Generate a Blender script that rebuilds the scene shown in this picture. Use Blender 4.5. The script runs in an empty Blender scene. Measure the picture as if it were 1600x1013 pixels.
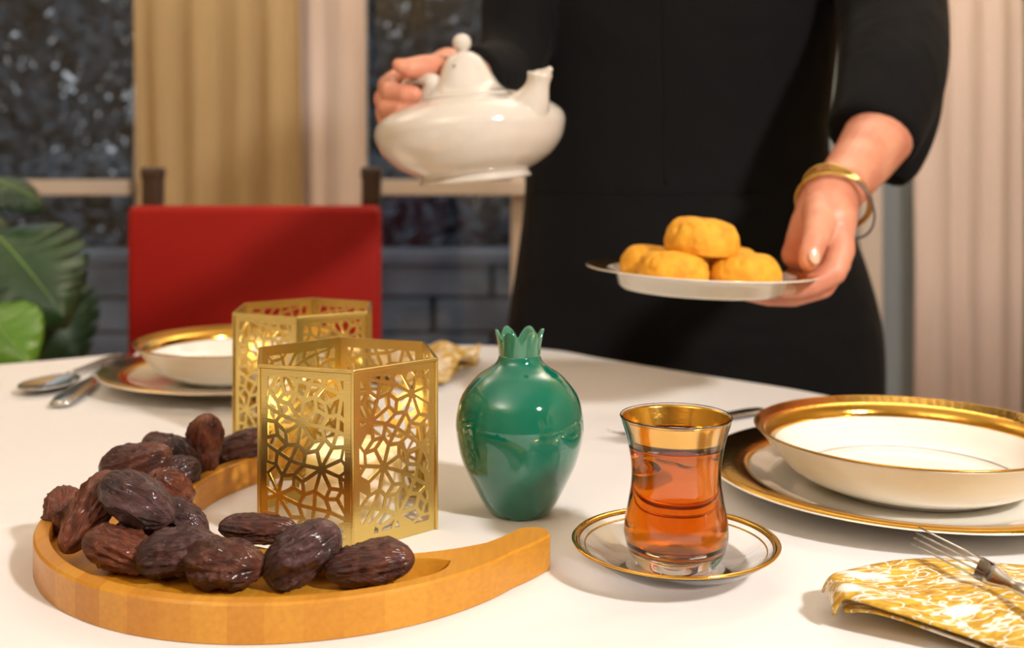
import bpy, bmesh, math, random
from mathutils import Vector, Matrix, noise, geometry
from mathutils.bvhtree import BVHTree
PI = math.pi
random.seed(7)
scene = bpy.context.scene
COL = scene.collection

# ------------------------------------------------------------ camera, world, lights, exposure
EYE, F, HORIZON = 0.974, 1700.0, 256.0          # eye height, focal length in px (1600 wide), horizon row
TAB = 0.75                                      # height of the table top
cd = bpy.data.cameras.new('camera'); cam = bpy.data.objects.new('camera', cd); COL.objects.link(cam)
cam.location = (0, 0, EYE); cam.rotation_euler = (PI/2, 0, 0)
cd.sensor_width = 36; cd.lens = F/1600*36; cd.shift_y = -(506.5-HORIZON)/1600
cd.clip_start = 0.02; cd.clip_end = 200
cd.dof.use_dof = True; cd.dof.focus_distance = 0.60; cd.dof.aperture_fstop = 0.001*cd.lens/0.0058
cd.dof.aperture_blades = 0
scene.camera = cam
vs = scene.view_settings
vs.view_transform = 'Standard'; vs.look = 'None'; vs.gamma = 1; vs.exposure = 0.0; vs.use_curve_mapping = False
scene.cycles.use_denoising = True
scene.cycles.max_bounces = 14; scene.cycles.transmission_bounces = 12; scene.cycles.transparent_max_bounces = 16
scene.cycles.sample_clamp_indirect = 20

w = bpy.data.worlds.new('dusk'); scene.world = w; w.use_nodes = True
bg = w.node_tree.nodes['Background']
bg.inputs[0].default_value = (0.64, 0.71, 0.78, 1); bg.inputs[1].default_value = 0.8

def light(name, kind, loc, power, color, size=None, target=None, shape=None, size_y=None):
    d = bpy.data.lights.new(name, kind); d.energy = power; d.color = color
    if kind == 'AREA':
        d.size = size; d.shape = shape or 'DISK'
        if size_y: d.size_y = size_y
    elif size is not None: d.shadow_soft_size = size
    o = bpy.data.objects.new(name, d); COL.objects.link(o); o.location = loc
    if target is not None:
        o.rotation_euler = (Vector(target)-Vector(loc)).to_track_quat('-Z', 'Y').to_euler()
    return o
light('key_lamp', 'AREA', (0.92, -0.34, 1.80), 30, (1.0, 0.96, 0.92), 0.16, (0.0, 0.75, 0.75))
# added fill lights bounced off the ceiling, one behind the photographer, one by the window wall
light('ceiling_fill', 'AREA', (-1.3, -0.7, 1.85), 38, (1.0, 0.93, 0.87), 0.4, (-1.0, -0.5, 3))
light('ceiling_fill', 'AREA', (0.75, 2.0, 1.95), 38, (1.0, 0.90, 0.80), 0.4, (0.6, 2.4, 3))
light('ceiling_fill', 'AREA', (-1.5, 1.9, 1.95), 14, (1.0, 0.88, 0.74), 0.4, (-1.2, 2.4, 3))

# ------------------------------------------------------------ coordinates
def W(x, y, d):      # point seen at pixel (x, y) standing d metres away
    return Vector(((x-800)*d/F, d, EYE-(y-HORIZON)*d/F))
def G(x, y, h=0.0):  # point seen at pixel (x, y) lying h above the table
    d = (EYE-TAB-h)*F/(y-HORIZON)
    return Vector(((x-800)*d/F, d, TAB+h))

# ------------------------------------------------------------ materials
def mat(name, color=(.8,.8,.8), rough=.5, metal=0.0, **kw):
    m = bpy.data.materials.new(name); m.use_nodes = True
    b = m.node_tree.nodes['Principled BSDF']
    b.inputs['Base Color'].default_value = (*color, 1)
    b.inputs['Roughness'].default_value = rough
    b.inputs['Metallic'].default_value = metal
    names = dict(coat='Coat Weight', coat_rough='Coat Roughness', trans='Transmission Weight', ior='IOR',
                 sheen='Sheen Weight', sss='Subsurface Weight', spec='Specular IOR Level', aniso='Anisotropic',
                 sss_scale='Subsurface Scale')
    for k, v in kw.items():
        if k in names: b.inputs[names[k]].default_value = v
        elif k == 'sss_radius': b.inputs['Subsurface Radius'].default_value = v
        elif k == 'emit': b.inputs['Emission Color'].default_value = (*v[0], 1); b.inputs['Emission Strength'].default_value = v[1]
    return m
def nd(m, t, **kw):
    n = m.node_tree.nodes.new(t)
    for k, v in kw.items():
        if hasattr(n, k) and k not in ('Scale',): setattr(n, k, v)
    return n
def lk(m, a, b): m.node_tree.links.new(a, b)
def bsdf(m): return m.node_tree.nodes['Principled BSDF']
def coords(m, scale=(1,1,1), kind='Object', rot=(0,0,0)):
    tc = nd(m, 'ShaderNodeTexCoord'); mp = nd(m, 'ShaderNodeMapping')
    mp.inputs['Scale'].default_value = scale; mp.inputs['Rotation'].default_value = rot
    lk(m, tc.outputs[kind], mp.inputs['Vector']); return mp.outputs[0]
def noise_fac(m, vec, scale, detail=4, rough=.5, dist=0):
    n = nd(m, 'ShaderNodeTexNoise'); n.inputs['Scale'].default_value = scale
    n.inputs['Detail'].default_value = detail; n.inputs['Roughness'].default_value = rough
    n.inputs['Distortion'].default_value = dist
    lk(m, vec, n.inputs['Vector']); return n.outputs['Fac']
def ramp(m, fac, stops, interp='LINEAR'):
    r = nd(m, 'ShaderNodeValToRGB'); r.color_ramp.interpolation = interp
    e = r.color_ramp.elements
    while len(e) < len(stops): e.new(0.5)
    for i, (p, c) in enumerate(stops):
        e[i].position = p; e[i].color = (*c, 1)
    lk(m, fac, r.inputs[0]); return r.outputs[0]
def bump(m, height, strength=.3, dist=.001):
    b = nd(m, 'ShaderNodeBump'); b.inputs['Strength'].default_value = strength; b.inputs['Distance'].default_value = dist
    lk(m, height, b.inputs['Height']); lk(m, b.outputs[0], bsdf(m).inputs['Normal'])

M = {}
M['porcelain'] = mat('porcelain', (.86,.82,.74), .12, coat=.6, coat_rough=.04)
M['teapot'] = mat('teapot_glaze', (.70,.64,.57), .12, coat=.6, coat_rough=.04, sss=.05)
M['gold'] = mat('gold_band', (.80,.46,.085), .16, 1.0)
v = coords(M['gold']); bump(M['gold'], noise_fac(M['gold'], v, 260, 3), .25, .0006)
M['gold_line'] = mat('gold_edge', (.55,.32,.08), .25, 1.0)
M['grey_line'] = mat('grey_line', (.42,.37,.33), .3)
M['brass'] = mat('lantern_gold', (.70,.525,.175), .25, 1.0, aniso=.5)
v = coords(M['brass'], (1,1,14)); bump(M['brass'], noise_fac(M['brass'], v, 120, 3), .12, .0004)
M['vase'] = mat('green_glaze', (.0,.135,.075), .07, coat=1.0, coat_rough=.03)
v = coords(M['vase']); f = noise_fac(M['vase'], v, 22, 3)
lk(M['vase'], ramp(M['vase'], f, [(.3,(.0,.125,.072)),(.75,(.0,.165,.105))]), bsdf(M['vase']).inputs['Base Color'])
M['vase_rim'] = mat('pale_green_glaze', (.035,.20,.115), .1, coat=1.0, coat_rough=.05)
M['glass'] = mat('clear_glass', (1,1,1), .0, trans=1.0, ior=1.47)
M['tea'] = mat('tea', (1.0,.55,.16), .0, trans=1.0, ior=1.33)
nt = M['tea'].node_tree; va = nt.nodes.new('ShaderNodeVolumeAbsorption')
va.inputs['Color'].default_value = (.925,.63,.0,1); va.inputs['Density'].default_value = 108
nt.links.new(va.outputs[0], nt.nodes['Material Output'].inputs['Volume'])
bsdf(M['tea']).inputs['Base Color'].default_value = (1,.88,.45,1)
M['cloth'] = mat('tablecloth_cotton', (.80,.765,.75), .85, sheen=.2)
v = coords(M['cloth'])
a1 = noise_fac(M['cloth'], v, 5, 3, .5, .6); bump(M['cloth'], a1, .35, .02)
M['wood_dark'] = mat('dark_wood', (.055,.028,.014), .35)
M['red'] = mat('red_leather', (.36,.008,.004), .6, spec=.25)
v = coords(M['red']); bump(M['red'], noise_fac(M['red'], v, 90, 4), .15, .001)
M['black'] = mat('black_fabric', (.0035,.0032,.0036), .85, sheen=.03, spec=.18)
v = coords(M['black']); bump(M['black'], noise_fac(M['black'], v, 7, 3, .5, .4), .5, .03)
M['seam'] = mat('seam_fabric', (.004,.004,.004), .8)
M['skin'] = mat('skin', (.72,.33,.21), .45, sss=.12, sss_radius=(1,.35,.2), sss_scale=.01)
v = coords(M['skin']); f = noise_fac(M['skin'], v, 28, 4)
lk(M['skin'], ramp(M['skin'], f, [(.35,(.60,.21,.13)),(.62,(.72,.32,.20))]), bsdf(M['skin']).inputs['Base Color'])
bump(M['skin'], noise_fac(M['skin'], v, 300, 3), .12, .0008)
M['nail'] = mat('nail', (.82,.50,.36), .2, coat=.5)
M['hair'] = mat('hair', (.05,.025,.012), .5)
M['cookie'] = mat('cookie', (.80,.36,.028), .75)
v = coords(M['cookie']); f = noise_fac(M['cookie'], v, 70, 5)
lk(M['cookie'], ramp(M['cookie'], f, [(.35,(.72,.29,.012)),(.65,(.86,.43,.03))]), bsdf(M['cookie']).inputs['Base Color'])
bump(M['cookie'], noise_fac(M['cookie'], v, 130, 5), .5, .0015)
M['pistachio'] = mat('baked_crumb', (.45,.16,.02), .8)

def date_mat(name, c1, c2, c3):
    m = mat(name, c1, .34, coat=.35, coat_rough=.2)
    v = coords(m, (1,1,1)); f = noise_fac(m, v, 75, 5, .6, .8)
    lk(m, ramp(m, f, [(.30,c1),(.52,c2),(.72,c3)]), bsdf(m).inputs['Base Color'])
    v2 = coords(m, (1,3.5,3.5)); bump(m, noise_fac(m, v2, 110, 5, .65, 1.2), .9, .003)
    r = nd(m, 'ShaderNodeMapRange'); lk(m, noise_fac(m, v, 40, 3), r.inputs[0]); r.inputs[3].default_value = .2; r.inputs[4].default_value = .5
    lk(m, r.outputs[0], bsdf(m).inputs['Roughness'])
    return m
M['date_brown'] = date_mat('date_brown', (.030,.008,.006), (.095,.022,.011), (.21,.065,.03))
M['date_red'] = date_mat('date_red', (.07,.014,.006), (.17,.038,.014), (.31,.10,.04))
M['date_plum'] = date_mat('date_plum', (.024,.008,.008), (.070,.021,.019), (.16,.08,.085))

# bamboo laminate: strips of slightly different colour, laid along one direction
m = M['bamboo'] = mat('bamboo', (.6,.3,.06), .38, coat=.15)
v = coords(m, (1,1,1), rot=(0,0,.15))
sx = nd(m, 'ShaderNodeSeparateXYZ'); lk(m, v, sx.inputs[0])
ml = nd(m, 'ShaderNodeMath', operation='MULTIPLY'); lk(m, sx.outputs[0], ml.inputs[0]); ml.inputs[1].default_value = 58
fl = nd(m, 'ShaderNodeMath', operation='FLOOR'); lk(m, ml.outputs[0], fl.inputs[0])
wn = nd(m, 'ShaderNodeTexWhiteNoise', noise_dimensions='1D'); lk(m, fl.outputs[0], wn.inputs['W'])
c_strip = ramp(m, wn.outputs['Value'], [(0,(.53,.215,.014)),(.5,(.58,.25,.019)),(1,(.63,.29,.026))])
v3 = coords(m, (60,6,60)); g = noise_fac(m, v3, 6, 4)
c_grain = ramp(m, g, [(.3,(.90,.86,.80)),(.7,(1.04,1.04,1.02))])
mx = nd(m, 'ShaderNodeMix', data_type='RGBA', blend_type='MULTIPLY'); mx.inputs[0].default_value = 1
lk(m, c_strip, mx.inputs[6]); lk(m, c_grain, mx.inputs[7]); lk(m, mx.outputs[2], bsdf(m).inputs['Base Color'])

M['wax'] = mat('candle_wax', (.92,.80,.58), .45, sss=.6, sss_radius=(1,.7,.35), sss_scale=.02)
M['wick'] = mat('wick', (.03,.02,.02), .9)
M['flame'] = mat('flame', (1,.6,.2), .5, emit=((1,.55,.15), 12))
M['steel'] = mat('polished_steel', (.60,.59,.57), .16, 1.0)
# paper napkin with gold leaf print
m = M['napkin'] = mat('printed_napkin', (.9,.86,.78), .7)
v = coords(m, (.62,1.5,1), rot=(0,0,.5)); vo = nd(m, 'ShaderNodeTexVoronoi'); vo.feature = 'DISTANCE_TO_EDGE'; vo.inputs['Scale'].default_value = 66
nv = nd(m, 'ShaderNodeTexNoise'); nv.inputs['Scale'].default_value = 70; lk(m, v, nv.inputs['Vector'])
ad = nd(m, 'ShaderNodeMix', data_type='RGBA'); ad.inputs[0].default_value = .05; lk(m, v, ad.inputs[6]); lk(m, nv.outputs['Color'], ad.inputs[7])
lk(m, ad.outputs[2], vo.inputs['Vector'])
veins = noise_fac(m, v, 260, 2)
gold_c = ramp(m, veins, [(.35,(.42,.21,.012)),(.65,(.72,.44,.04))])
fmask = ramp(m, vo.outputs['Distance'], [(.02,(0,0,0)),(.06,(1,1,1))])
big = ramp(m, noise_fac(m, v, 44, 3), [(.36,(.0,.0,.0)),(.41,(1,1,1))])
mm = nd(m, 'ShaderNodeMath', operation='MULTIPLY'); lk(m, fmask, mm.inputs[0]); lk(m, big, mm.inputs[1])
mx = nd(m, 'ShaderNodeMix', data_type='RGBA'); lk(m, mm.outputs[0], mx.inputs[0]); mx.inputs[6].default_value = (.88,.83,.74,1); lk(m, gold_c, mx.inputs[7])
lk(m, mx.outputs[2], bsdf(m).inputs['Base Color'])

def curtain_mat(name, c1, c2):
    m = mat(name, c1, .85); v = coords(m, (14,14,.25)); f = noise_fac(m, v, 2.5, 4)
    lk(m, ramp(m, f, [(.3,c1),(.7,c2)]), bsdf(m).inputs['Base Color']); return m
M['curtain_shaded'] = curtain_mat('shaded_drape', (.50,.355,.18), (.55,.40,.21))  # shaded part of the drape, the shade put into its tan colour
M['curtain_lit'] = curtain_mat('lit_drape', (.80,.66,.60), (.86,.73,.67))  # same drape where light falls, the light put into its pinkish colour
M['frame'] = mat('white_frame', (.74,.64,.55), .5)
M['wall'] = mat('wall_paint', (.46,.35,.18), .8)
M['wall_grey'] = mat('grey_wall_paint', (.33,.37,.39), .8)
M['ceiling'] = mat('ceiling_paint', (.75,.70,.62), .9)
m = M['floor'] = mat('floorboards', (.25,.13,.06), .4)
v = coords(m, (7,.8,1)); lk(m, ramp(m, noise_fac(m, v, 4, 4), [(.3,(.16,.08,.035)),(.7,(.32,.18,.085))]), bsdf(m).inputs['Base Color'])
M['leaf_out'] = mat('garden_leaf', (.10,.13,.16), .7, spec=.1)
M['bark'] = mat('bark', (.05,.045,.04), .9)
M['stone'] = mat('garden_stone', (.17,.18,.20), .85)
v = coords(M['stone']); lk(M['stone'], ramp(M['stone'], noise_fac(M['stone'], v, 4, 5), [(.3,(.10,.11,.125)),(.7,(.24,.25,.27))]), bsdf(M['stone']).inputs['Base Color'])
M['paving'] = mat('garden_ground', (.07,.075,.08), .9)
m = M['leaf'] = mat('house_leaf', (.05,.17,.03), .4, coat=.15)
v = coords(m); lk(m, ramp(m, noise_fac(m, v, 9, 3), [(.35,(.007,.034,.010)),(.7,(.025,.075,.022))]), bsdf(m).inputs['Base Color'])
M['leaf_light'] = mat('young_leaf', (.09,.22,.015), .35, coat=.2)
M['leaf_vein'] = mat('leaf_vein', (.20,.34,.08), .4)
M['pot'] = mat('clay_pot', (.38,.16,.08), .8)
M['cord'] = mat('violet_cord', (.12,.09,.13), .5)

# ------------------------------------------------------------ object helpers
def setp(o, label=None, cat=None, group=None, kind=None):
    if label: o['label'] = label
    if cat: o['category'] = cat
    if group: o['group'] = group
    if kind: o['kind'] = kind
    return o
def thing(name, label, cat, loc=(0,0,0), rot=(0,0,0), group=None):
    o = bpy.data.objects.new(name, None); o.empty_display_size = .02; COL.objects.link(o)
    o.location = loc; o.rotation_euler = rot
    return setp(o, label, cat, group)
def link_mesh(name, me, material, parent=None, world=False, smooth=False, mats=None):
    if material is not None:
        me.materials.clear(); me.materials.append(material)
    for x in (mats or []): me.materials.append(x)
    if smooth:
        for p in me.polygons: p.use_smooth = True
    o = bpy.data.objects.new(name, me); COL.objects.link(o)
    if parent is not None:
        o.parent = parent
        if world:
            root, mt = parent, Matrix.Identity(4)
            while root is not None:
                mt = root.matrix_basis @ mt if root.parent is None else root.matrix_parent_inverse @ root.matrix_basis @ mt
                root = root.parent
            o.matrix_parent_inverse = mt.inverted()
    return o
def mesh_from(name, verts, faces):
    me = bpy.data.meshes.new(name); me.from_pydata([tuple(v) for v in verts], [], faces); me.validate(); me.update()
    bm = bmesh.new(); bm.from_mesh(me); bmesh.ops.recalc_face_normals(bm, faces=bm.faces); bm.to_mesh(me); bm.free()
    return me
def bm_mesh(name, bm):
    bmesh.ops.recalc_face_normals(bm, faces=bm.faces)
    me = bpy.data.meshes.new(name); bm.to_mesh(me); bm.free(); return me
def autosmooth(me, deg=35):
    for p in me.polygons: p.use_smooth = True
    bm = bmesh.new(); bm.from_mesh(me)
    for e in bm.edges:
        if len(e.link_faces) == 2 and e.calc_face_angle(0) > math.radians(deg): e.smooth = False
    bm.to_mesh(me); bm.free(); return me
def lathe(name, prof, seg=64, closed=True, axis=Matrix.Identity(4)):
    """prof: list of (r, z). closed = join last to first (a solid of revolution with wall thickness)"""
    vs_, fs = [], []; rings = []
    for r, z in prof:
        if r < 1e-6: vs_.append(axis @ Vector((0,0,z))); rings.append([len(vs_)-1]*seg)
        else:
            rings.append([len(vs_)+k for k in range(seg)])
            vs_ += [axis @ Vector((r*math.cos(2*PI*k/seg), r*math.sin(2*PI*k/seg), z)) for k in range(seg)]
    n = len(prof)
    for i in range(n if closed else n-1):
        a, b = rings[i], rings[(i+1) % n]
        for k in range(seg):
            q = [a[k], a[(k+1)%seg], b[(k+1)%seg], b[k]]
            u = []
            for t in q:
                if t not in u: u.append(t)
            if len(u) >= 3: fs.append(u)
    return mesh_from(name, vs_, fs)
def smooth_prof(pts, sub=5):
    out = []
    for i in range(len(pts)-1):
        p0 = pts[max(i-1,0)]; p1 = pts[i]; p2 = pts[i+1]; p3 = pts[min(i+2,len(pts)-1)]
        for s in range(sub):
            t = s/sub
            out.append(tuple(.5*((2*p1[k])+(-p0[k]+p2[k])*t+(2*p0[k]-5*p1[k]+4*p2[k]-p3[k])*t*t+(-p0[k]+3*p1[k]-3*p2[k]+p3[k])*t**3) for k in range(len(p1))))
    out.append(tuple(pts[-1])); return out
def bx(bm, c, s, rot=None, bev=0.0, seg=2):
    r = bmesh.ops.create_cube(bm, size=1)
    vs_ = r['verts']
    bmesh.ops.scale(bm, vec=s, verts=vs_)
    if bev > 0:
        es = list({e for v in vs_ for e in v.link_edges})
        bv = bmesh.ops.bevel(bm, geom=es, offset=bev, segments=seg, affect='EDGES', profile=.5)
        vs_ = list({v for f in bv['faces'] for v in f.verts} | {v for v in vs_ if v.is_valid})
    mt = Matrix.Translation(c) @ (rot if rot is not None else Matrix.Identity(4))
    bmesh.ops.transform(bm, matrix=mt, verts=vs_)
def box_obj(name, c, s, material, parent=None, bev=0.003, rot=None, world=True):
    bm = bmesh.new(); bx(bm, (0,0,0), s, rot, bev)
    bmesh.ops.translate(bm, vec=c, verts=bm.verts)
    return link_mesh(name, bm_mesh(name, bm), material, parent, world)
def tube_data(pts, radii, seg=12, flat=1.0, up=None, cap=True):
    pts = [Vector(p) for p in pts]; n = len(pts)
    if not hasattr(radii, '__len__'): radii = [radii]*n
    vs_, fs = [], []; prev = None
    for i, p in enumerate(pts):
        t = (pts[min(i+1,n-1)]-pts[max(i-1,0)]).normalized()
        if prev is None:
            u = Vector(up) if up else Vector((0,0,1))
            if abs(u.dot(t)) > .95: u = Vector((1,0,0))
        else: u = prev
        a = (u-t*u.dot(t)).normalized(); b = t.cross(a); prev = a
        for k in range(seg):
            an = 2*PI*k/seg
            vs_.append(p+a*(math.cos(an)*radii[i]*flat)+b*(math.sin(an)*radii[i]))
    for i in range(n-1):
        for k in range(seg):
            fs.append([i*seg+k, i*seg+(k+1)%seg, (i+1)*seg+(k+1)%seg, (i+1)*seg+k])
    if cap: fs.append(list(range(seg))[::-1]); fs.append([(n-1)*seg+k for k in range(seg)])
    return vs_, fs
def tube(name, pts, radii, material, parent=None, seg=12, flat=1.0, up=None, world=True, closed=False):
    pts = [Vector(p) for p in pts]
    if closed:
        vs_, fs = [], []; n = len(pts); c = sum(pts, Vector())/n
        for i, p in enumerate(pts):
            t = (pts[(i+1)%n]-pts[i-1]).normalized(); a = (p-c); a = (a-t*a.dot(t)).normalized(); b = t.cross(a)
            for k in range(seg):
                an = 2*PI*k/seg; vs_.append(p+a*(math.cos(an)*radii*flat)+b*(math.sin(an)*radii))
        for i in range(n):
            for k in range(seg):
                fs.append([i*seg+k, i*seg+(k+1)%seg, ((i+1)%n)*seg+(k+1)%seg, ((i+1)%n)*seg+k])
    else: vs_, fs = tube_data(pts, radii, seg, flat, up)
    return link_mesh(name, mesh_from(name, vs_, fs), material, parent, world, True)
def capsules(chains):
    """each chain = [(Vector, r), ...] -> bmesh with overlapping closed spheres and cones"""
    bm = bmesh.new()
    for ch in chains:
        for p, r in ch:
            bmesh.ops.create_icosphere(bm, subdivisions=3, radius=r, matrix=Matrix.Translation(p))
        for (p, r), (q, s) in zip(ch, ch[1:]):
            d = q-p; L = d.length
            if L < 1e-5: continue
            mt = Matrix.Translation((p+q)/2) @ d.to_track_quat('Z', 'Y').to_matrix().to_4x4()
            bmesh.ops.create_cone(bm, cap_ends=True, segments=20, radius1=r, radius2=s, depth=L, matrix=mt)
    return bm
def remesh(bm, voxel, smooth_it=6, factor=.5):
    me = bpy.data.meshes.new('tmp'); bm.to_mesh(me); bm.free()
    o = bpy.data.objects.new('tmp', me); COL.objects.link(o)
    r = o.modifiers.new('r', 'REMESH'); r.mode = 'VOXEL'; r.voxel_size = voxel; r.use_smooth_shade = True
    s = o.modifiers.new('s', 'SMOOTH'); s.factor = factor; s.iterations = smooth_it
    dg = bpy.context.evaluated_depsgraph_get(); dg.update()
    out = bpy.data.meshes.new_from_object(o.evaluated_get(dg))
    bpy.data.objects.remove(o); return out
def join_meshes(name, meshes):
    bm = bmesh.new()
    for me in meshes: bm.from_mesh(me)
    me = bpy.data.meshes.new(name); bm.to_mesh(me); bm.free()
    for p in me.polygons: p.use_smooth = True
    return me
def dup(o, parent=None):
    c = o.copy(); COL.objects.link(c)
    if parent is not None: c.parent = parent
    for ch in list(o.children): dup(ch, c)
    return c

# ------------------------------------------------------------ the room
WY = 3.0
setp(box_obj('floor', (-.32,.75,-.03), (3.5,4.7,.06), M['floor'], bev=0), kind='structure')
setp(box_obj('ceiling', (-.32,.75,2.53), (3.5,4.7,.06), M['ceiling'], bev=0), kind='structure')
setp(box_obj('wall_left', (-2.06,.75,1.25), (.08,4.7,2.5), M['wall'], bev=0), kind='structure')
setp(box_obj('wall_right', (1.40,.75,1.25), (.08,4.7,2.5), M['wall'], bev=0), kind='structure')
setp(box_obj('wall_front', (-.32,-1.58,1.25), (3.4,.08,2.5), M['wall'], bev=0), kind='structure')
# wall with the windows: sill part, head part, piers
bm = bmesh.new()
def wbox(x0, x1, z0, z1): bx(bm, ((x0+x1)/2, WY+.06, (z0+z1)/2), (x1-x0, .12, z1-z0))
wbox(-2.02, 1.36, 0, .12); wbox(-2.02, 1.36, 2.25, 2.5); wbox(-2.02,-1.85,.12,2.25); wbox(-1.0,-.452,.12,2.25); wbox(.42,1.36,.12,2.25)
setp(link_mesh('wall_back', bm_mesh('wall_back', bm), M['wall_grey']), kind='structure')
def window(name, x0, x1, bars):
    root = bpy.data.objects.new(name, None); COL.objects.link(root); root.location = ((x0+x1)/2, WY, .12); setp(root, kind='structure')
    fr = .045
    for zz in (.12+fr/2, 2.25-fr/2): box_obj('rail', ((x0+x1)/2, WY+.04, zz), (x1-x0, .07, fr), M['frame'], root)
    for xx in (x0+fr/2, x1-fr/2): box_obj('stile', (xx, WY+.04, 1.185), (fr, .07, 2.13-2*fr), M['frame'], root)
    box_obj('transom', ((x0+x1)/2, WY-.004, .909), (x1-x0-2*fr+.01, .075, .042), M['frame'], root)
    for xx in bars: box_obj('mullion', (xx, WY+.035, 1.185), (.036, .06, 2.04), M['frame'], root)
    xs = [x0+fr]+list(bars)+[x1-fr]
    for a, b in zip(xs, xs[1:]):
        for z0, z1 in ((.165,.885),(.935,2.2)):
            box_obj('pane', ((a+b)/2, WY+.05, (z0+z1)/2), (b-a, .004, z1-z0), M['glass'], root, bev=0)
window('window_1', -1.85, -1.0, [])
window('window_2', -.452, .42, [0.015])
setp(box_obj('trim_1', (.985, WY-.012, 1.25), (.06,.024,2.5), M['frame']), kind='structure')
setp(box_obj('baseboard_back', (-.33, WY-.01, .055), (3.36,.02,.11), M['frame']), kind='structure')

def curtain(label, x0, x1, y, folds, material, amp=.017, group=None, skew=0):
    n = 160; vs_, fs = [], []
    for j, z in enumerate((.02, .7, 1.3, 1.9, 2.44)):
        for i in range(n+1):
            t = i/n; x = x0+(x1-x0)*t
            ph = t*folds*2*PI+.35*math.sin(t*9+x0*7)
            vs_.append((x+.006*math.sin(z*3+t*5)+skew*(z-.95), y+amp*math.sin(ph)*(.75+.25*math.sin(t*17+z)), z))
    for j in range(4):
        for i in range(n): fs.append([j*(n+1)+i, j*(n+1)+i+1, (j+1)*(n+1)+i+1, (j+1)*(n+1)+i])
    o = link_mesh('curtain', mesh_from('curtain', vs_, fs), material, smooth=True)
    s = o.modifiers.new('s', 'SOLIDIFY'); s.thickness = .003
    return setp(o, label, 'curtain', group)
curtain('shaded part of the floor-length drape behind the red chair, coloured tan', -.985, -.555, 2.86, 4.5, M['curtain_shaded'], skew=-.012)
curtain('narrow lit part of the drape behind the red chair, coloured pale pinkish', -.60, -.395, 2.92, 2.5, M['curtain_lit'], .010, skew=-.008)
curtain('wide pale pinkish drape at the right edge behind the person', 1.063, 1.352, 2.88, 3.5, M['curtain_lit'], .014)

# ------------------------------------------------------------ the garden behind the windows
setp(box_obj('garden_ground', (-1, 9, -.12), (24, 11.6, .1), M['paving'], bev=0), kind='structure')
def outside_tree(x, y, h, r, n, label, seed):
    rnd = random.Random(seed)
    t = thing('garden_tree', label, 'tree', (x,y,-.07), group='trees in the garden outside the windows')
    tube('trunk', [(x,y,-.1),(x+.05,y,h*.4),(x-.05,y+.03,h*.8)], [.11,.08,.03], M['bark'], t, 8)
    vs_, fs = [], []
    for i in range(n):
        u = Vector((rnd.gauss(0,1), rnd.gauss(0,1), rnd.gauss(0,1))).normalized()*rnd.random()**.45
        c = Vector((x,y,h*.52))+Vector((u.x*r, u.y*r*.5, u.z*h*.5))
        if noise.noise(c*2.1) < -.15 and c.z > 1.5: continue
        s = rnd.uniform(.05,.11)
        a = Vector((rnd.gauss(0,1), rnd.gauss(0,1), rnd.gauss(0,1))).normalized(); b = a.orthogonal().normalized()
        k = len(vs_); vs_ += [c-a*s, c+b*s*.45, c+a*s, c-b*s*.45]; fs.append([k,k+1,k+2,k+3])
    setp(link_mesh('foliage', mesh_from('foliage', vs_, fs), M['leaf_out'], t, True), kind='stuff')
spots = [(-4.2,7.6,4.0,1.5,9000),(-2.6,10.6,5.4,1.7,12000),(-.7,7.8,4.2,1.25,9000),(1.1,10.4,5.2,1.6,9000),(2.6,7.8,4.0,1.3,6000),(-4.3,13.6,6.0,2.3,9000),(.2,13.8,6.0,2.2,8000)]
tl = ['leafy dark tree at the far left behind window glass','tall dark tree seen through the left window beside the shaded drape',
      'dark tree seen between the lit drape and the teapot','dark tree mostly behind the black dress','dark tree hidden behind the person at the right','farthest hazy tree at the left, in the gap between the two nearer ones','farthest hazy tree behind the teapot']
for i, (x,y,h,r,n) in enumerate(spots): outside_tree(x,y,h,r,n,tl[i],20+i)
def hedge():
    rnd = random.Random(5); t = thing('hedge', 'dark clipped hedge running behind the low garden wall', 'hedge', (-1.2,6.3,-.07)); vs_, fs = [], []
    for i in range(16000):
        c = Vector((-1.2+rnd.uniform(-4.4,4.4), 6.3+rnd.uniform(-.3,.3), rnd.uniform(-.05,1.0+.12*noise.noise(Vector((i*.37,1,1))))))
        s_ = rnd.uniform(.04,.08); a = Vector((rnd.gauss(0,1), rnd.gauss(0,1), rnd.gauss(0,1))).normalized(); b = a.orthogonal().normalized()
        k = len(vs_); vs_ += [c-a*s_, c+b*s_*.5, c+a*s_, c-b*s_*.5]; fs.append([k,k+1,k+2,k+3])
    setp(link_mesh('foliage', mesh_from('foliage', vs_, fs), M['leaf_out'], t, True), kind='stuff')
hedge()
gw = thing('garden_wall', 'low grey garden wall outside the window below the transom', 'wall', (-1.2,5.6,-.07))
box_obj('coping', (-1.2,5.6,.50), (8.4,.34,.06), M['stone'], gw, .01)
k = 0
for row in range(3):
    for i in range(14):
        x = -5.2+i*.6+(.3 if row % 2 else 0)
        o = box_obj('block', (x, 5.6+random.uniform(-.012,.012), .035+row*.176), (.575, .28, .162), M['stone'], gw, .012)

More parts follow.
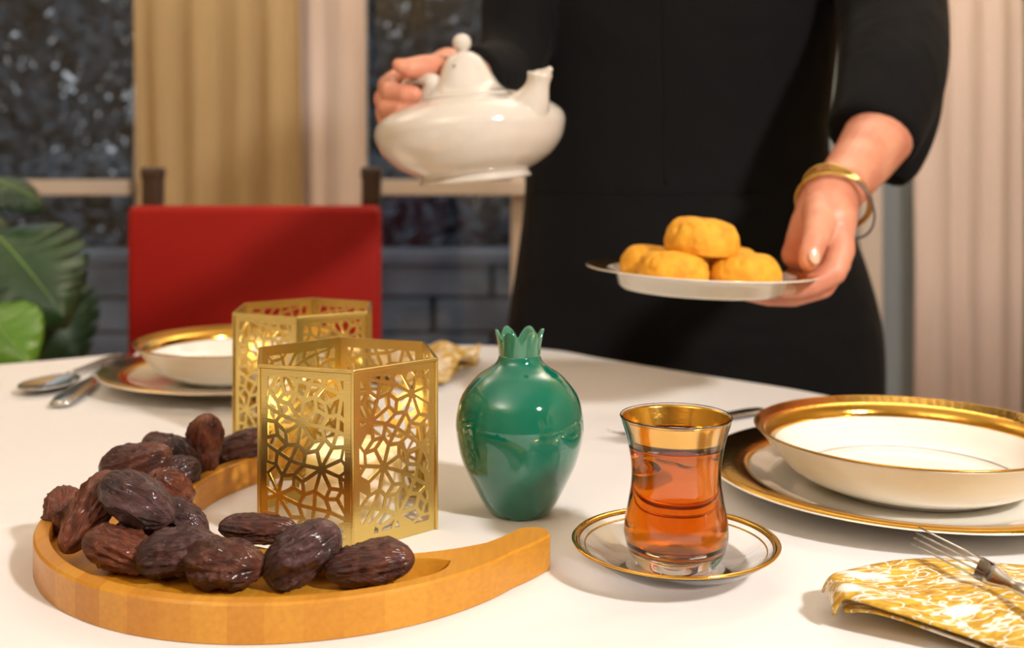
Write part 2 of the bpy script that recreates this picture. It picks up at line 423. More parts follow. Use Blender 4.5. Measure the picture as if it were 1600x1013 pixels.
# ------------------------------------------------------------ table and cloth
out = [(-.457,1.300),(-.25,1.342),(-.05,1.357),(.05,1.325),(.11,1.262),(.206,1.168),(.289,1.09),(.345,1.02),(.44,.92),(.53,.76),(.56,.55),(.52,.32),(.40,.14),
       (.18,.05),(-.2,.02),(-.52,.08),(-.78,.25),(-.90,.50),(-.92,.80),(-.84,1.03),(-.71,1.15),(-.574,1.228)]
pts = smooth_prof(out+[out[0]], 6)[:-1]
cen = Vector((-.2,.68))
def cloth_z(x, y):
    return TAB-.0002+.0002*noise.noise(Vector((x*6,y*6,1)))
vs_, fs = [], []; n = len(pts); rings = [0.02,.2,.4,.6,.75,.88,.96,.985,.996]
for s in rings:
    for p in pts:
        q = cen+(Vector(p)-cen)*s; z = cloth_z(*q)
        if s > .98: z -= .0006 if s < .99 else .0035
        vs_.append((q.x,q.y,z))
for j, (dz, o_) in enumerate([(.012,.003),(.05,.006),(.12,.010),(.2,.014),(.28,.018)]):
    for i, p in enumerate(pts):
        dr = (Vector(p)-cen).normalized(); wv = math.sin(i*2*PI/n*19)*o_*1.6*(j/4)
        q = Vector(p)+dr*(o_*.6+wv); vs_.append((q.x,q.y,TAB-dz))
R_ = len(rings)+5
for j in range(R_-1):
    for i in range(n): fs.append([j*n+i, j*n+(i+1)%n, (j+1)*n+(i+1)%n, (j+1)*n+i])
fs.append(list(range(n)))
cl = link_mesh('tablecloth', mesh_from('tablecloth', vs_, fs), M['cloth'], smooth=True)
setp(cl, 'plain white tablecloth spread over the dining table', 'tablecloth')
tb = thing('dining_table', 'dining table hidden under the white cloth', 'table', (-.2,.68,0))
bm = bmesh.new()
lo = [bm.verts.new((*(cen+(Vector(p)-cen)*.975), TAB-.034)) for p in pts]; hi = [bm.verts.new((*(cen+(Vector(p)-cen)*.975), TAB-.0045)) for p in pts]
bm.faces.new(lo[::-1]); bm.faces.new(hi)
for i in range(n): bm.faces.new([lo[i], lo[(i+1)%n], hi[(i+1)%n], hi[i]])
link_mesh('tabletop', bm_mesh('tabletop', bm), M['wood_dark'], tb, True)
for x, y in ((-.65,.3),(.3,.3),(-.6,1.0),(.05,1.1)):
    tube('leg', [(x,y,0),(x,y,.35),(x,y,TAB-.03)], [.022,.028,.034], M['wood_dark'], tb, 16)

# ------------------------------------------------------------ red chair
CY = 1.75
ch = thing('dining_chair', 'dark wood chair with a red leather back behind the left place setting', 'chair', (-.414,CY,0))
bm = bmesh.new(); bx(bm, (0,0,0), (.402,.045,.42), None, .012, 3)
for v_ in bm.verts:
    v_.co.y -= .02*(1-(v_.co.x/.2)**2)*-1
    if v_.co.z > .15: v_.co.z -= .003*(1-(v_.co.x/.2)**2)
bmesh.ops.translate(bm, vec=(-.412,CY,.697), verts=bm.verts)
o = link_mesh('backrest', autosmooth(bm_mesh('backrest', bm)), M['red'], ch, True)
for x in (-.592,-.2315):
    bm = bmesh.new(); bx(bm, (x,CY+.045,.48), (.030,.034,.95), None, .006, 3)
    bx(bm, (x,CY+.045,.958), (.033,.037,.022), None, .006, 3)
    link_mesh('back_post', bm_mesh('back_post', bm), M['wood_dark'], ch, True)
for x in (-.59,-.235): box_obj('leg', (x,1.40,.21), (.034,.034,.42), M['wood_dark'], ch, .004)
box_obj('seat_frame', (-.412,1.58,.41), (.40,.40,.05), M['wood_dark'], ch, .006)
box_obj('seat', (-.412,1.575,.457), (.41,.40,.05), M['red'], ch, .018)

# ------------------------------------------------------------ porcelain place settings
def make_dinner_plate(label, loc):
    t = thing('dinner_plate', label, 'plate', loc)
    top = [(0,.0062),(.06,.0062),(.088,.0068),(.100,.0100),(.112,.0138),(.137,.0180)]
    bot = [(.1375,.0172),(.112,.0122),(.098,.0068),(.080,.0030),(.078,.0004),(.074,.0004),(.072,.0028),(0,.0028)]
    link_mesh('dish', lathe('dish', smooth_prof(top,4)+bot, 96, False), M['porcelain'], t, smooth=True)
    link_mesh('gold_band', lathe('gold_band', [(.1080,.01285),(.1120,.01405),(.1362,.01805),(.1362,.0178),(.1120,.0137),(.1080,.0125)], 96), M['gold'], t, smooth=True)
    return t
def make_bowl(label, loc):
    t = thing('soup_bowl', label, 'bowl', loc)
    inn = [(0,.0060),(.05,.0062),(.066,.0075),(.078,.013),(.087,.0225),(.0945,.031),(.1025,.0385)]
    outp = [(.1036,.0382),(.0965,.030),(.089,.0205),(.080,.0112),(.068,.0050),(.060,.0030),(.058,.0003),(.054,.0003),(.052,.0028),(0,.0030)]
    link_mesh('dish', lathe('dish', smooth_prof(inn,4)+smooth_prof(outp[:6],3)+outp[6:], 96, False), M['porcelain'], t, smooth=True)
    link_mesh('gold_band', lathe('gold_band', [(.0897,.0259),(.0945,.0315),(.1022,.0389),(.1022,.0386),(.0945,.0311),(.0899,.0255)], 96), M['gold'], t, smooth=True)
    link_mesh('gold_edge', lathe('gold_edge', [(.1022,.0386),(.1030,.0392),(.1040,.0384),(.1034,.0378)], 96), M['gold_line'], t, smooth=True)
    o = link_mesh('painted_ring', lathe('painted_ring', [(.0690,.00885),(.0698,.00930),(.0699,.00915),(.0691,.0087)], 96), M['grey_line'], t, smooth=True)
    o['label'] = 'thin grey ring painted inside the bowl'
    return t
PR = (.272,.742); PL = (-.278,1.11)
make_dinner_plate('white plate with a gold band under the bowl at the right', (*PR, TAB))
make_bowl('gold-rimmed white bowl on the plate right of the tea glass', (.270,.736, TAB+.0064))
make_dinner_plate('white plate with a metallic band under the bowl by the red chair', (*PL, TAB))
make_bowl('gold-rimmed white bowl in front of the red chair', (PL[0],PL[1], TAB+.0064))

# ------------------------------------------------------------ green pomegranate vase
def build_vase():
    c = W(812,790,.70); t = thing('pomegranate_vase', 'glossy green pomegranate-shaped ceramic vase with a crown-like neck', 'vase', (c.x,.70,TAB))
    pr = [(0,.001),(.017,.0008),(.0195,.0012),(.0245,.008),(.0297,.018),(.0362,.0318),(.040,.0456),(.0412,.0567),(.040,.0663),(.0366,.076),(.0276,.087),(.0195,.0925),(.0150,.0965),(.0132,.101)]
    inner = [(.0112,.101),(.012,.095),(.020,.088),(.033,.076),(.036,.056),(.030,.03),(.018,.008),(0,.006)]
    link_mesh('body', lathe('body', smooth_prof(pr,6)+inner, 96, False), M['vase'], t, smooth=True)
    # crown: six pointed lobes
    seg = 144; rows = 14; vs_, fs = [], []
    def crown(a, s, inside):
        k = (a/(2*PI)*6+.42) % 1; lobe = (1-abs(2*k-1)**1.7)
        H = .0088+.0085*lobe
        z = .1005+H*s+.0
        r = .0132+.0012*s+.0016*s*s*lobe - (.0010*(1-lobe)*s)
        if inside: r -= .0034*(1-.45*s)
        return r, z
    for ins in (0,1):
        for j in range(rows+1):
            s = j/rows
            for i in range(seg):
                a = 2*PI*i/seg; r, z = crown(a, s, ins); vs_.append((r*math.cos(a), r*math.sin(a), z))
    o2 = (rows+1)*seg
    for j in range(rows):
        for i in range(seg):
            i2 = (i+1)%seg
            fs.append([j*seg+i,j*seg+i2,(j+1)*seg+i2,(j+1)*seg+i]); fs.append([o2+j*seg+i2,o2+j*seg+i,o2+(j+1)*seg+i,o2+(j+1)*seg+i2])
    for i in range(seg):
        i2 = (i+1)%seg
        fs.append([rows*seg+i,rows*seg+i2,o2+rows*seg+i2,o2+rows*seg+i]); fs.append([i2,i,o2+i,o2+i2])
    o = link_mesh('crown', mesh_from('crown', vs_, fs), M['vase_rim'], t, smooth=True); o['label'] = 'paler green pointed crown around the opening'
build_vase()

# ------------------------------------------------------------ tea glass on its saucer
def build_glass():
    c = Vector((.0895,.597,TAB))
    t = thing('glass_saucer', 'clear glass saucer with a gold rim under the tea glass', 'saucer', c)
    pr = [(0,.0040),(.018,.0040),(.026,.0042),(.036,.0068),(.046,.0122),(.0548,.0178)]
    bt = [(.0562,.0172),(.0475,.0108),(.038,.0052),(.030,.0018),(.027,.0002),(.021,.0002),(.019,.0015),(0,.0015)]
    link_mesh('dish', lathe('dish', smooth_prof(pr,4)+smooth_prof(bt[:5],3)+bt[5:], 96, False), M['glass'], t, smooth=True)
    link_mesh('gold_rim', lathe('gold_rim', [(.0522,.0166),(.0540,.0180),(.0556,.0186),(.0567,.0180),(.0562,.0170),(.0548,.0176)], 96), M['gold'], t, smooth=True)
    o = link_mesh('gold_line', lathe('gold_line', [(.0490,.0146),(.0497,.0151),(.0498,.0148),(.0491,.0143)], 96), M['gold'], t, smooth=True)
    o['label'] = 'second, thinner gold line inside the rim'
    z0 = .0042
    g = thing('tea_glass', 'waisted glass of amber tea with a gold band at its rim', 'glass', c+Vector((.0005,0,z0)))
    H = .0815
    outp = [(0,.0002),(.019,.0002),(.0215,.0012),(.0255,.0065),(.0283,.0150),(.0281,.0235),(.0262,.0345),(.0246,.0450),(.0247,.0560),(.0268,.0680),(.0298,.0785),(.0308,H)]
    inn = [(.0302,H+.0006),(.0290,.0785),(.0256,.0680),(.0234,.0560),(.0232,.0450),(.0247,.0345),(.0265,.0235),(.0266,.0155),(.0235,.0105),(.015,.0088),(0,.0086)]
    O = smooth_prof(outp[2:],5); I = smooth_prof(inn[:9],5)+inn[9:]
    link_mesh('cup', lathe('cup', outp[:2]+O+I, 96, False), M['glass'], g, smooth=True)
    # tea: fills the inside and slightly overlaps the wall so that no air gap shows
    zt = .0665
    def rin(z):
        p = I
        for (r1,z1),(r2,z2) in zip(p,p[1:]):
            if z2 <= z <= z1: return r2+(r1-r2)*(z-z2)/max(z1-z2,1e-9)
        return 0
    tp = [(0,.0083),(.015,.0085),(.0236,.0102)]+[(rin(z)+.00025,z) for z in [.0155+i*(zt-.0155)/24 for i in range(25)]]+[(rin(zt)-.0006,zt-.0003),(0,zt-.0004)]
    link_mesh('tea', lathe('tea', tp, 96, False), M['tea'], g, smooth=True)
    def rout(z):
        for (r1,z1),(r2,z2) in zip(O,O[1:]):
            if z1 <= z <= z2: return r1+(r2-r1)*(z-z1)/max(z2-z1,1e-9)
        return O[-1][0]
    zz = [.0690+i*(.0121)/8 for i in range(9)]
    link_mesh('gold_band', lathe('gold_band', [(rin(z)-.00008,z) for z in zz]+[(rin(z)-.00002,z) for z in zz[::-1]], 96), M['gold'], g, smooth=True)
build_glass()

# ------------------------------------------------------------ crescent board
CO, RO, CI, RI = Vector((-.125,.656)), .1500, Vector((-.080,.690)), .1205
BH = .019
def build_board():
    u = (CI-CO).normalized(); n_ = 220
    base = math.atan2(-u.y, -u.x)                       # widest direction
    half = math.radians(116)
    def bound(phi):     # ray from a point between both centres
        d = Vector((math.cos(phi), math.sin(phi)))
        o = CO+u*.028
        def hit(c, r):
            oc = o-c; b = oc.dot(d); cc = oc.dot(oc)-r*r; return -b+math.sqrt(max(b*b-cc, 0))
        return o, d, hit(CI,RI), hit(CO,RO)
    sections = []
    for i in range(n_+1):
        s = -1+2*i/n_; phi = base+s*half
        o, d, ri, ro = bound(phi)
        wdt = ro-ri; mid = (ri+ro)/2
        hw = max(wdt/2, .0105)
        # rounded tips
        end = (1-abs(s))*half*.13
        if end < .0105: hw *= math.sqrt(max(1-((.0105-end)/.0105)**2, .0))+.02
        sections.append((s, o, d, mid, hw))
    vs_, fs = [], []
    for (s, o, d, mid, hw) in sections:
        a = abs(s)
        g = max(0, hw-.0085)
        lim = .73
        if a > lim-.06: g *= math.sqrt(max(0, 1-((a-(lim-.06))/.06)**2)) if a < lim else 0
        dep = .0095 if g > .0004 else 0.0
        b = min(.0012, hw*.3)
        row = [(mid-hw, 0),(mid-hw, BH-b),(mid-hw+b, BH),(mid-g-.0004, BH),(mid-g, BH-min(dep,.001)),(mid-g, BH-dep),(mid+g, BH-dep),(mid+g, BH-min(dep,.001)),(mid+g+.0004, BH),(mid+hw-b, BH),(mid+hw, BH-b),(mid+hw, 0)]
        for r, z in row:
            p = o+d*r; vs_.append((p.x, p.y, TAB+.0002+z))
    k = 12
    for i in range(n_):
        for j in range(k):
            fs.append([i*k+j, i*k+(j+1)%k, (i+1)*k+(j+1)%k, (i+1)*k+j])
    fs.append(list(range(k))); fs.append([n_*k+j for j in range(k)][::-1])
    me = autosmooth(mesh_from('crescent_board', vs_, fs), 30)
    o = link_mesh('crescent_board', me, M['bamboo'])
    setp(o, 'crescent-shaped bamboo serving board with a groove, holding the dates', 'board')
build_board()

# ------------------------------------------------------------ dates
def date_mesh(L, r, seed):
    rnd = random.Random(seed); nu, nv = 84, 72; vs_, fs = [], []
    off = Vector((seed*3.7, seed*1.3, 0)); bend = rnd.uniform(-.0025,.0025); fat = rnd.uniform(-.10,.10)
    for i in range(nu+1):
        t = i/nu; x = -math.cos(t*PI)
        base = max(0, 1-abs(x)**2.6)**.52
        for j in range(nv):
            a = 2*PI*j/nv; d = Vector((x*1.0, math.cos(a), math.sin(a)))
            q = Vector((x*1.2, math.cos(a)*2.0, math.sin(a)*2.0))+off
            w1 = 1-abs(noise.noise(Vector((q.x*.9, q.y*1.5, q.z*1.5))+off))*2.2; w2 = 1-abs(noise.noise(Vector((q.x*2.4, q.y*3.4, q.z*3.4))))*2.4
            f = noise.noise(q*.9)*.26 + .20*max(0,w1)**2 - .10 + .075*max(0,w2)**2 + noise.noise(q*6)*.03
            rr = r*base*(.96+f+fat*x)
            px = x*L/2*(1+.02*noise.noise(q*2))
            if t < .06: px += .0018*(1-t/.06)
            vs_.append((px, math.cos(a)*rr+bend*(x*x-.5), math.sin(a)*rr*.92))
    for i in range(nu):
        for j in range(nv): fs.append([i*nv+j, i*nv+(j+1)%nv, (i+1)*nv+(j+1)%nv, (i+1)*nv+j])
    fs.append(list(range(nv))); fs.append([nu*nv+j for j in range(nv)])
    return mesh_from('date', vs_, fs)
dates = [ # px, py, height, length, radius, axis, material, label
 (101,797,.022,.030,.0112,(-.3,.6,.5),'date_red','small reddish date tucked behind the leaning one at the far left'),
 (141,800,.034,.046,.0118,(-.30,-.42,-.62),'date_red','long reddish-brown date leaning down at the left end of the board'),
 (212,722,.036,.044,.0130,(1,.12,.22),'date_brown','glossy wrinkled dark date lying on top at the back left'),
 (262,706,.030,.036,.0125,(.5,.2,-.35),'date_brown','shiny dark date behind the glossy wrinkled one'),
 (287,722,.026,.036,.0120,(.35,.3,-.9),'date_plum','dark date squeezed left of the upright one'),
 (320,696,.0345,.041,.0128,(.07,.05,1),'date_red','red-brown date standing upright in the row'),
 (380,697,.026,.042,.0125,(1,.25,.28),'date_brown','dark date lying right of the upright one, next to the lantern'),
 (214,781,.044,.043,.0135,(.8,-.1,-.42),'date_plum','dusty plum-coloured date on top of the heap'),
 (266,765,.029,.034,.0125,(.3,.5,-.5),'date_red','reddish date in the middle of the heap beside the inner edge'),
 (281,812,.028,.034,.0105,(1,-.1,-.5),'date_plum','slim dark date right below the dusty plum-coloured one'),
 (188,859,.022,.040,.0130,(.9,-.15,-.25),'date_red','date at the front left with orange glints'),
 (277,865,.0235,.040,.0140,(1,.1,.2),'date_plum','plump dark date second from the left in the front row'),
 (352,880,.0225,.041,.0138,(1,-.12,-.05),'date_brown','broad brown date in the middle of the front row'),
 (404,826,.0295,.041,.0088,(1,.05,-.05),'date_brown','slim dark date lying across the inner edge below the lantern'),
 (472,866,.0265,.042,.0150,(.75,.15,.5),'date_plum','big dusty date in front of the lantern corner'),
 (577,880,.0225,.044,.0112,(1,.06,.1),'date_brown','dark date at the right end of the row beside the groove'),
 (272,742,.024,.034,.0125,(.6,.4,.2),'date_plum','dark date below the shiny one at the back'),
 (228,832,.020,.036,.0115,(.8,.4,0),'date_brown','date deep in the heap under the dusty plum-coloured one'),
]
for i, (px,py,h,L,r,ax,mk,lab) in enumerate(dates):
    me = date_mesh(L*1.04, r*.94, i+3)
    o = link_mesh('date', me, M[mk], smooth=True)
    o.location = G(px,py,h); o.rotation_euler = Vector(ax).to_track_quat('X','Z').to_euler()
    setp(o, lab, 'date', 'dates on the crescent board')

# ------------------------------------------------------------ lanterns
def clip_poly(poly, x0, x1, y0, y1):
    def clip(pl, f, inter):
        o = []
        for i, p in enumerate(pl):
            q = pl[i-1]
            if f(p):
                if not f(q): o.append(inter(q,p))
                o.append(p)
            elif f(q): o.append(inter(q,p))
        return o
    def ix(x): return lambda a,b: (x, a[1]+(b[1]-a[1])*(x-a[0])/(b[0]-a[0]))
    def iy(y): return lambda a,b: (a[0]+(b[0]-a[0])*(y-a[1])/(b[1]-a[1]), y)
    for f, it in ((lambda p: p[0]>x0, ix(x0)),(lambda p: p[0]<x1, ix(x1)),(lambda p: p[1]>y0, iy(y0)),(lambda p: p[1]<y1, iy(y1))):
        if len(poly) < 3: return []
        poly = clip(poly, f, it)
    return poly
def area(p): return .5*sum(p[i-1][0]*p[i][1]-p[i][0]*p[i-1][1] for i in range(len(p)))
def inset(p, d):
    if len(p) < 3: return []
    q = []
    for a in p:
        if not q or math.dist(a,q[-1]) > 2e-4: q.append(a)
    if len(q) > 2 and math.dist(q[0],q[-1]) < 2e-4: q.pop()
    p = q
    if len(p) < 3: return []
    if area(p) < 0: p = p[::-1]
    o = []; n = len(p)
    for i in range(n):
        a, b, c = Vector(p[i-1]), Vector(p[i]), Vector(p[(i+1)%n])
        e1 = (b-a).normalized(); e2 = (c-b).normalized()
        n1 = Vector((-e1.y,e1.x)); n2 = Vector((-e2.y,e2.x)); m_ = n1+n2
        if m_.length < .2: return []
        m_ = m_.normalized(); k = d/max(m_.dot(n1), .35)
        o.append(tuple(b+m_*k))
    if area(o) <= 1.5e-6: return []
    # reject flipped insets
    for i in range(n):
        if (Vector(o[(i+1)%n])-Vector(o[i])).dot(Vector(p[(i+1)%n])-Vector(p[i])) <= 0: return []
    return o
SIDE, HL, TH = .0612, .105, .0007
def panel_mesh(seed):
    rnd = random.Random(seed)
    a = .0325; rot = rnd.uniform(.30,.52); ox, oy = rnd.uniform(0,a), rnd.uniform(0,a)
    ca, sa = math.cos(rot), math.sin(rot)
    def wp(x, y):   # soft warp so the stars are not a strict grid
        X, Y = ca*x-sa*y+ox, sa*x+ca*y+oy
        return (X+.0022*math.sin(Y*130+seed), Y+.0022*math.sin(X*110+seed*2))
    x0, x1, y0, y1 = -SIDE/2+.0046, SIDE/2-.0046, .0062, HL-.0056
    holes = []; ap = a/2; R2 = ap/math.cos(PI/8)
    def star(cx, cy):
        r1 = ap*.80
        for i in range(8):
            t0 = i*PI/4
            p0 = (cx+r1*math.cos(t0), cy+r1*math.sin(t0)); q = (cx+R2*math.cos(t0+PI/8), cy+R2*math.sin(t0+PI/8)); p1 = (cx+r1*math.cos(t0+PI/4), cy+r1*math.sin(t0+PI/4))
            yield [(cx, cy), p0, q, p1]
    N = 8
    polys = []
    for i in range(-N,N):
        for j in range(-N,N):
            cx, cy = i*a, j*a
            polys += list(star(cx,cy))
            r1 = ap*.80
            for (dx,dy,k) in ((1,0,0),(0,1,2)):       # diamonds between neighbours
                t0 = k*PI/4; mx_, my_ = cx+dx*ap, cy+dy*ap
                nx, ny = -dy, dx; hw = ap*math.tan(PI/8)
                polys.append([(cx+r1*math.cos(t0), cy+r1*math.sin(t0)), (mx_+nx*hw,my_+ny*hw), (cx+dx*a-r1*dx, cy+dy*a-r1*dy), (mx_-nx*hw,my_-ny*hw)])
            # four-lobed hole at the diagonals, split in two
            qx, qy = cx+ap, cy+ap; h = ap-ap*math.tan(PI/8)
            rr = r1*math.cos(PI/4)
            c4 = [(qx-h,qy),(cx+rr,cy+rr),(qx,qy-h),(cx+a-rr,cy+rr),(qx+h,qy),(cx+a-rr,cy+a-rr),(qx,qy+h),(cx+rr,cy+a-rr)]
            polys.append([c4[7],c4[0],c4[1],(qx,qy)]); polys.append([c4[1],c4[2],c4[3],(qx,qy)])
            polys.append([c4[3],c4[4],c4[5],(qx,qy)]); polys.append([c4[5],c4[6],c4[7],(qx,qy)])
    for p in polys:
        p = [wp(*q) for q in p]
        if area(p) < 0: p = p[::-1]
        p = clip_poly(p, x0, x1, y0, y1)
        p = inset(p, .00115) or inset(p, .0008) or inset(p, .0005)
        if p: holes.append(p)
    verts = [(-SIDE/2,0),(SIDE/2,0),(SIDE/2,HL),(-SIDE/2,HL)]; faces = [[0,1,2,3]]
    for h in holes:
        k = len(verts); verts += h; faces.append(list(range(k,k+len(h))))
    V, E, FC, _, _, FO = geometry.delaunay_2d_cdt([Vector(v) for v in verts], [], faces, 1, 1e-6)
    keep = [f for f, org in zip(FC, FO) if list(org) == [0]]
    bm = bmesh.new(); bv = [bm.verts.new((v.x, 0, v.y)) for v in V]
    for f in keep:
        try: bm.faces.new([bv[i] for i in f])
        except ValueError: pass
    for v_ in [v for v in bm.verts if not v.link_faces]: bm.verts.remove(v_)
    bmesh.ops.recalc_face_normals(bm, faces=bm.faces)
    r = bmesh.ops.extrude_face_region(bm, geom=list(bm.faces)+list(bm.edges)+list(bm.verts))
    bmesh.ops.translate(bm, vec=(0,TH,0), verts=[g for g in r['geom'] if isinstance(g, bmesh.types.BMVert)])
    return bm_mesh('panel', bm)
PANELS = [panel_mesh(s) for s in (4,2,6)]
RH = SIDE
def make_lantern(label, c, ang0):
    t = thing('lantern', label, 'lantern', (c[0],c[1],TAB+.0003), (0,0,math.radians(ang0)), 'hexagonal gold lanterns')
    ap = RH*math.cos(PI/6)
    for i in range(6):
        a = PI/6+i*PI/3
        o = link_mesh('panel', PANELS[i%3], M['brass'], t)
        o.location = (math.cos(a)*(ap-.0004), math.sin(a)*(ap-.0004), 0); o.rotation_euler = (0,0,a+PI/2)
        b = i*PI/3
        e = link_mesh('corner_fold', EDGE, M['brass'], t); e.location = (math.cos(b)*RH, math.sin(b)*RH, 0); e.rotation_euler = (0,0,b)
        o2 = link_mesh('rim_strip', RIM, M['brass'], t); o2.location = (math.cos(a)*ap, math.sin(a)*ap, HL-.0012); o2.rotation_euler = (0,0,a+PI/2)
    return t
EDGE = mesh_from('corner_fold', *tube_data([(0,0,0),(0,0,HL)], .0010, 8))
bm = bmesh.new(); bx(bm, (0,0,0), (SIDE,.0021,.0024), None, .0005, 2); RIM = bm_mesh('rim_strip', bm)
L1, L2 = (-.1045,.6855), (-.172,.903)
make_lantern('hexagonal gold openwork lantern at the front, beside the green vase', L1, -78)
make_lantern('hexagonal gold openwork lantern standing behind the other one', L2, -85)
def make_candle(label, c, h=.043, r=.030):
    t = thing('candle', label, 'candle', (c[0],c[1],TAB+.0003), group='candles in the lanterns')
    link_mesh('wax', lathe('wax', smooth_prof([(0,h-.005),(r-.006,h-.005),(r-.003,h-.001),(r-.001,h),(r,h-.002),(r,.002),(r-.002,0)],3)+[(0,0)], 48, False), M['wax'], t, smooth=True)
    tube('wick', [(c[0],c[1],TAB+h-.006),(c[0]+.001,c[1],TAB+h+.003)], .0009, M['wick'], t, 6)
    link_mesh('flame', lathe('flame', [(0,h-.001),(.0022,h+.002),(.0028,h+.005),(.0014,h+.010),(0,h+.014)], 16, False), M['flame'], t, smooth=True)
    light('candle_light', 'POINT', (c[0],c[1],TAB+h+.012), .03, (1,.78,.42), .004)
make_candle('lit cream candle inside the front gold lantern', (-.100,.690))
make_candle('lit cream candle inside the rear gold lantern', (-.172,.903))

# ------------------------------------------------------------ cutlery
def strip(name, secs, side=None):
    """secs: (centre, side vector half width, half thickness) -> flattened loft with oval section"""
    vs_, fs = [], []; seg = 14
    n = len(secs)
    for i, (c, hw, ht) in enumerate(secs):
        t = (Vector(secs[min(i+1,n-1)][0])-Vector(secs[max(i-1,0)][0])).normalized()
        sd = t.cross(Vector((0,0,1))).normalized()
        if side is not None: sd = (side-t*side.dot(t)).normalized()
        up = sd.cross(t)
        for k in range(seg):
            a = 2*PI*k/seg; vs_.append(Vector(c)+sd*(hw*math.cos(a))+up*(ht*math.sin(a)))
    for i in range(n-1):
        for k in range(seg): fs.append([i*seg+k, i*seg+(k+1)%seg, (i+1)*seg+(k+1)%seg, (i+1)*seg+k])
    fs.append(list(range(seg))); fs.append([(n-1)*seg+k for k in range(seg)])
    return vs_, fs
def cutlery(kind, label, tip, tail, roll=0.0, wf=1.0):
    """lies from tail (end of the handle) to tip; tip/tail are world points"""
    tip, tail = Vector(tip), Vector(tail); ax = (tip-tail); LL = ax.length; ax.normalize()
    side = Matrix.Rotation(roll,3,ax)@ax.cross(Vector((0,0,1))).normalized(); up = side.cross(ax)
    t = thing(kind, label, kind.split('_')[-1], tail)
    def P(s, x=0, z=0): return tail+ax*(s*LL)+side*x+up*z
    hprof = [(0,.0075,.0014,.0),(.08,.0095,.0016,.0004),(.25,.0075,.0018,.001),(.45,.0045,.002,.002),(.60,.0032,.0022,.0028)]
    secs = [(P(s,0,z), hw, ht) for s,hw,ht,z in smooth_prof(hprof,4)]
    if kind.endswith('knife'):
        secs = [(P(s,0,z), hw, ht) for s,hw,ht,z in smooth_prof([(0,.009,.003,0),(.1,.013,.0042,0),(.3,.0105,.004,0),(.42,.006,.0028,0)],4)]
    v_, f_ = strip('handle', secs, side)
    link_mesh('handle', mesh_from('handle', v_, f_), M['steel'], t, True, True)
    if kind.endswith('fork'):
        v_, f_ = strip('h', [(P(.60,0,.0028),.0032,.0020),(P(.68,0,.001),.0060*wf,.0013),(P(.74,0,-.0008),.0115*wf,.0011),(P(.80,0,-.0015),.0125*wf,.0010)], side)
        link_mesh('head', mesh_from('head', v_, f_), M['steel'], t, True, True)
        for k in range(4):
            x = (-.0102+k*.0068)*wf
            tube('tine', [P(.79,x,-.0015),(P(.88,x,-.0010)),(P(.95,x*.98,.0016)),P(1.0,x*.96,.0050)], [.0019*wf,.0018*wf,.0015*wf,.0007], M['steel'], t, 8, .6)
    elif kind.endswith('spoon'):
        vs2, fs2 = [], []; nu, nv = 16, 28
        for j in range(nu+1):
            rr = j/nu
            for k in range(nv):
                a = 2*PI*k/nv; s = .80+.20*rr*math.cos(a); xw = .025*rr*math.sin(a)*(1+.12*math.cos(a))
                vs2.append(P(s, xw, -.006*(1-rr*rr)+.003))
        for j in range(nu):
            for k in range(nv): fs2.append([j*nv+k, j*nv+(k+1)%nv, (j+1)*nv+(k+1)%nv, (j+1)*nv+k])
        o = link_mesh('bowl', mesh_from('bowl', vs2, fs2), M['steel'], t, True, True)
        sm = o.modifiers.new('s','SOLIDIFY'); sm.thickness = .0012
    else:
        v_, f_ = strip('b', [(P(.42,0,0),.0055,.0018),(P(.5,0,0),.0095,.001),(P(.8,.001,0),.0105,.0009),(P(.93,.002,0),.008,.0008),(P(1,.004,0),.001,.0006)], side)
        link_mesh('blade', mesh_from('blade', v_, f_), M['steel'], t, True, True)
    return t
def T(x, y, h): return G(x,y,h)
cutlery('spoon', 'steel spoon with its bowl toward the left table edge', T(48,613,.006), T(184,556,.003))
cutlery('table_knife', 'steel knife pointing to the left plate, its handle toward the viewer', T(205,548,.004)+Vector((0,.0,0)), T(93,632,.004))
cutlery('fork', 'steel fork behind the tea glass and left of the gold-rimmed plate', T(962,686,.004), T(1190,640,.004))
FT, FB = W(1440,842,.565), W(1640,944,.490)
cutlery('fork', 'steel fork resting on the gold-patterned napkin', FT, FT+(FB-FT).normalized()*.185, math.radians(-60), .45)

# ------------------------------------------------------------ napkins
def napkin(label, front, back, zf, layers=2):
    """front/back: lists of (x, y) edges from left to right"""
    F_, B_ = smooth_prof(front,8), smooth_prof(back,8); n = min(len(F_),len(B_))
    def at(L, t):
        f = t*(len(L)-1); i = min(int(f), len(L)-2); return Vector(L[i]).lerp(Vector(L[i+1]), f-i)
    t = thing('napkin', label, 'napkin', (*((Vector(front[0])+Vector(back[-1]))/2), TAB))
    nu, nv = 70, 24
    for ly in range(layers):
        vs_, fs = [], []
        for i in range(nu+1):
            u = i/nu; uu = u if ly == 0 else .05+.95*u; f, b = at(F_,uu), at(B_,uu)
            for j in range(nv+1):
                v_ = j/nv; p = f.lerp(b, .02+.96*v_ if ly == 0 else .09+.85*v_)
                z = zf(u, v_, ly); vs_.append((p.x+(.006*ly if i == 0 else 0), p.y, TAB+z))
        for i in range(nu):
            for j in range(nv): fs.append([i*(nv+1)+j,(i+1)*(nv+1)+j,(i+1)*(nv+1)+j+1,i*(nv+1)+j+1])
        o = link_mesh('folded_layer', mesh_from('folded_layer', vs_, fs), M['napkin'], t, True, True)
        s = o.modifiers.new('s','SOLIDIFY'); s.thickness = .0012; s.offset = 0
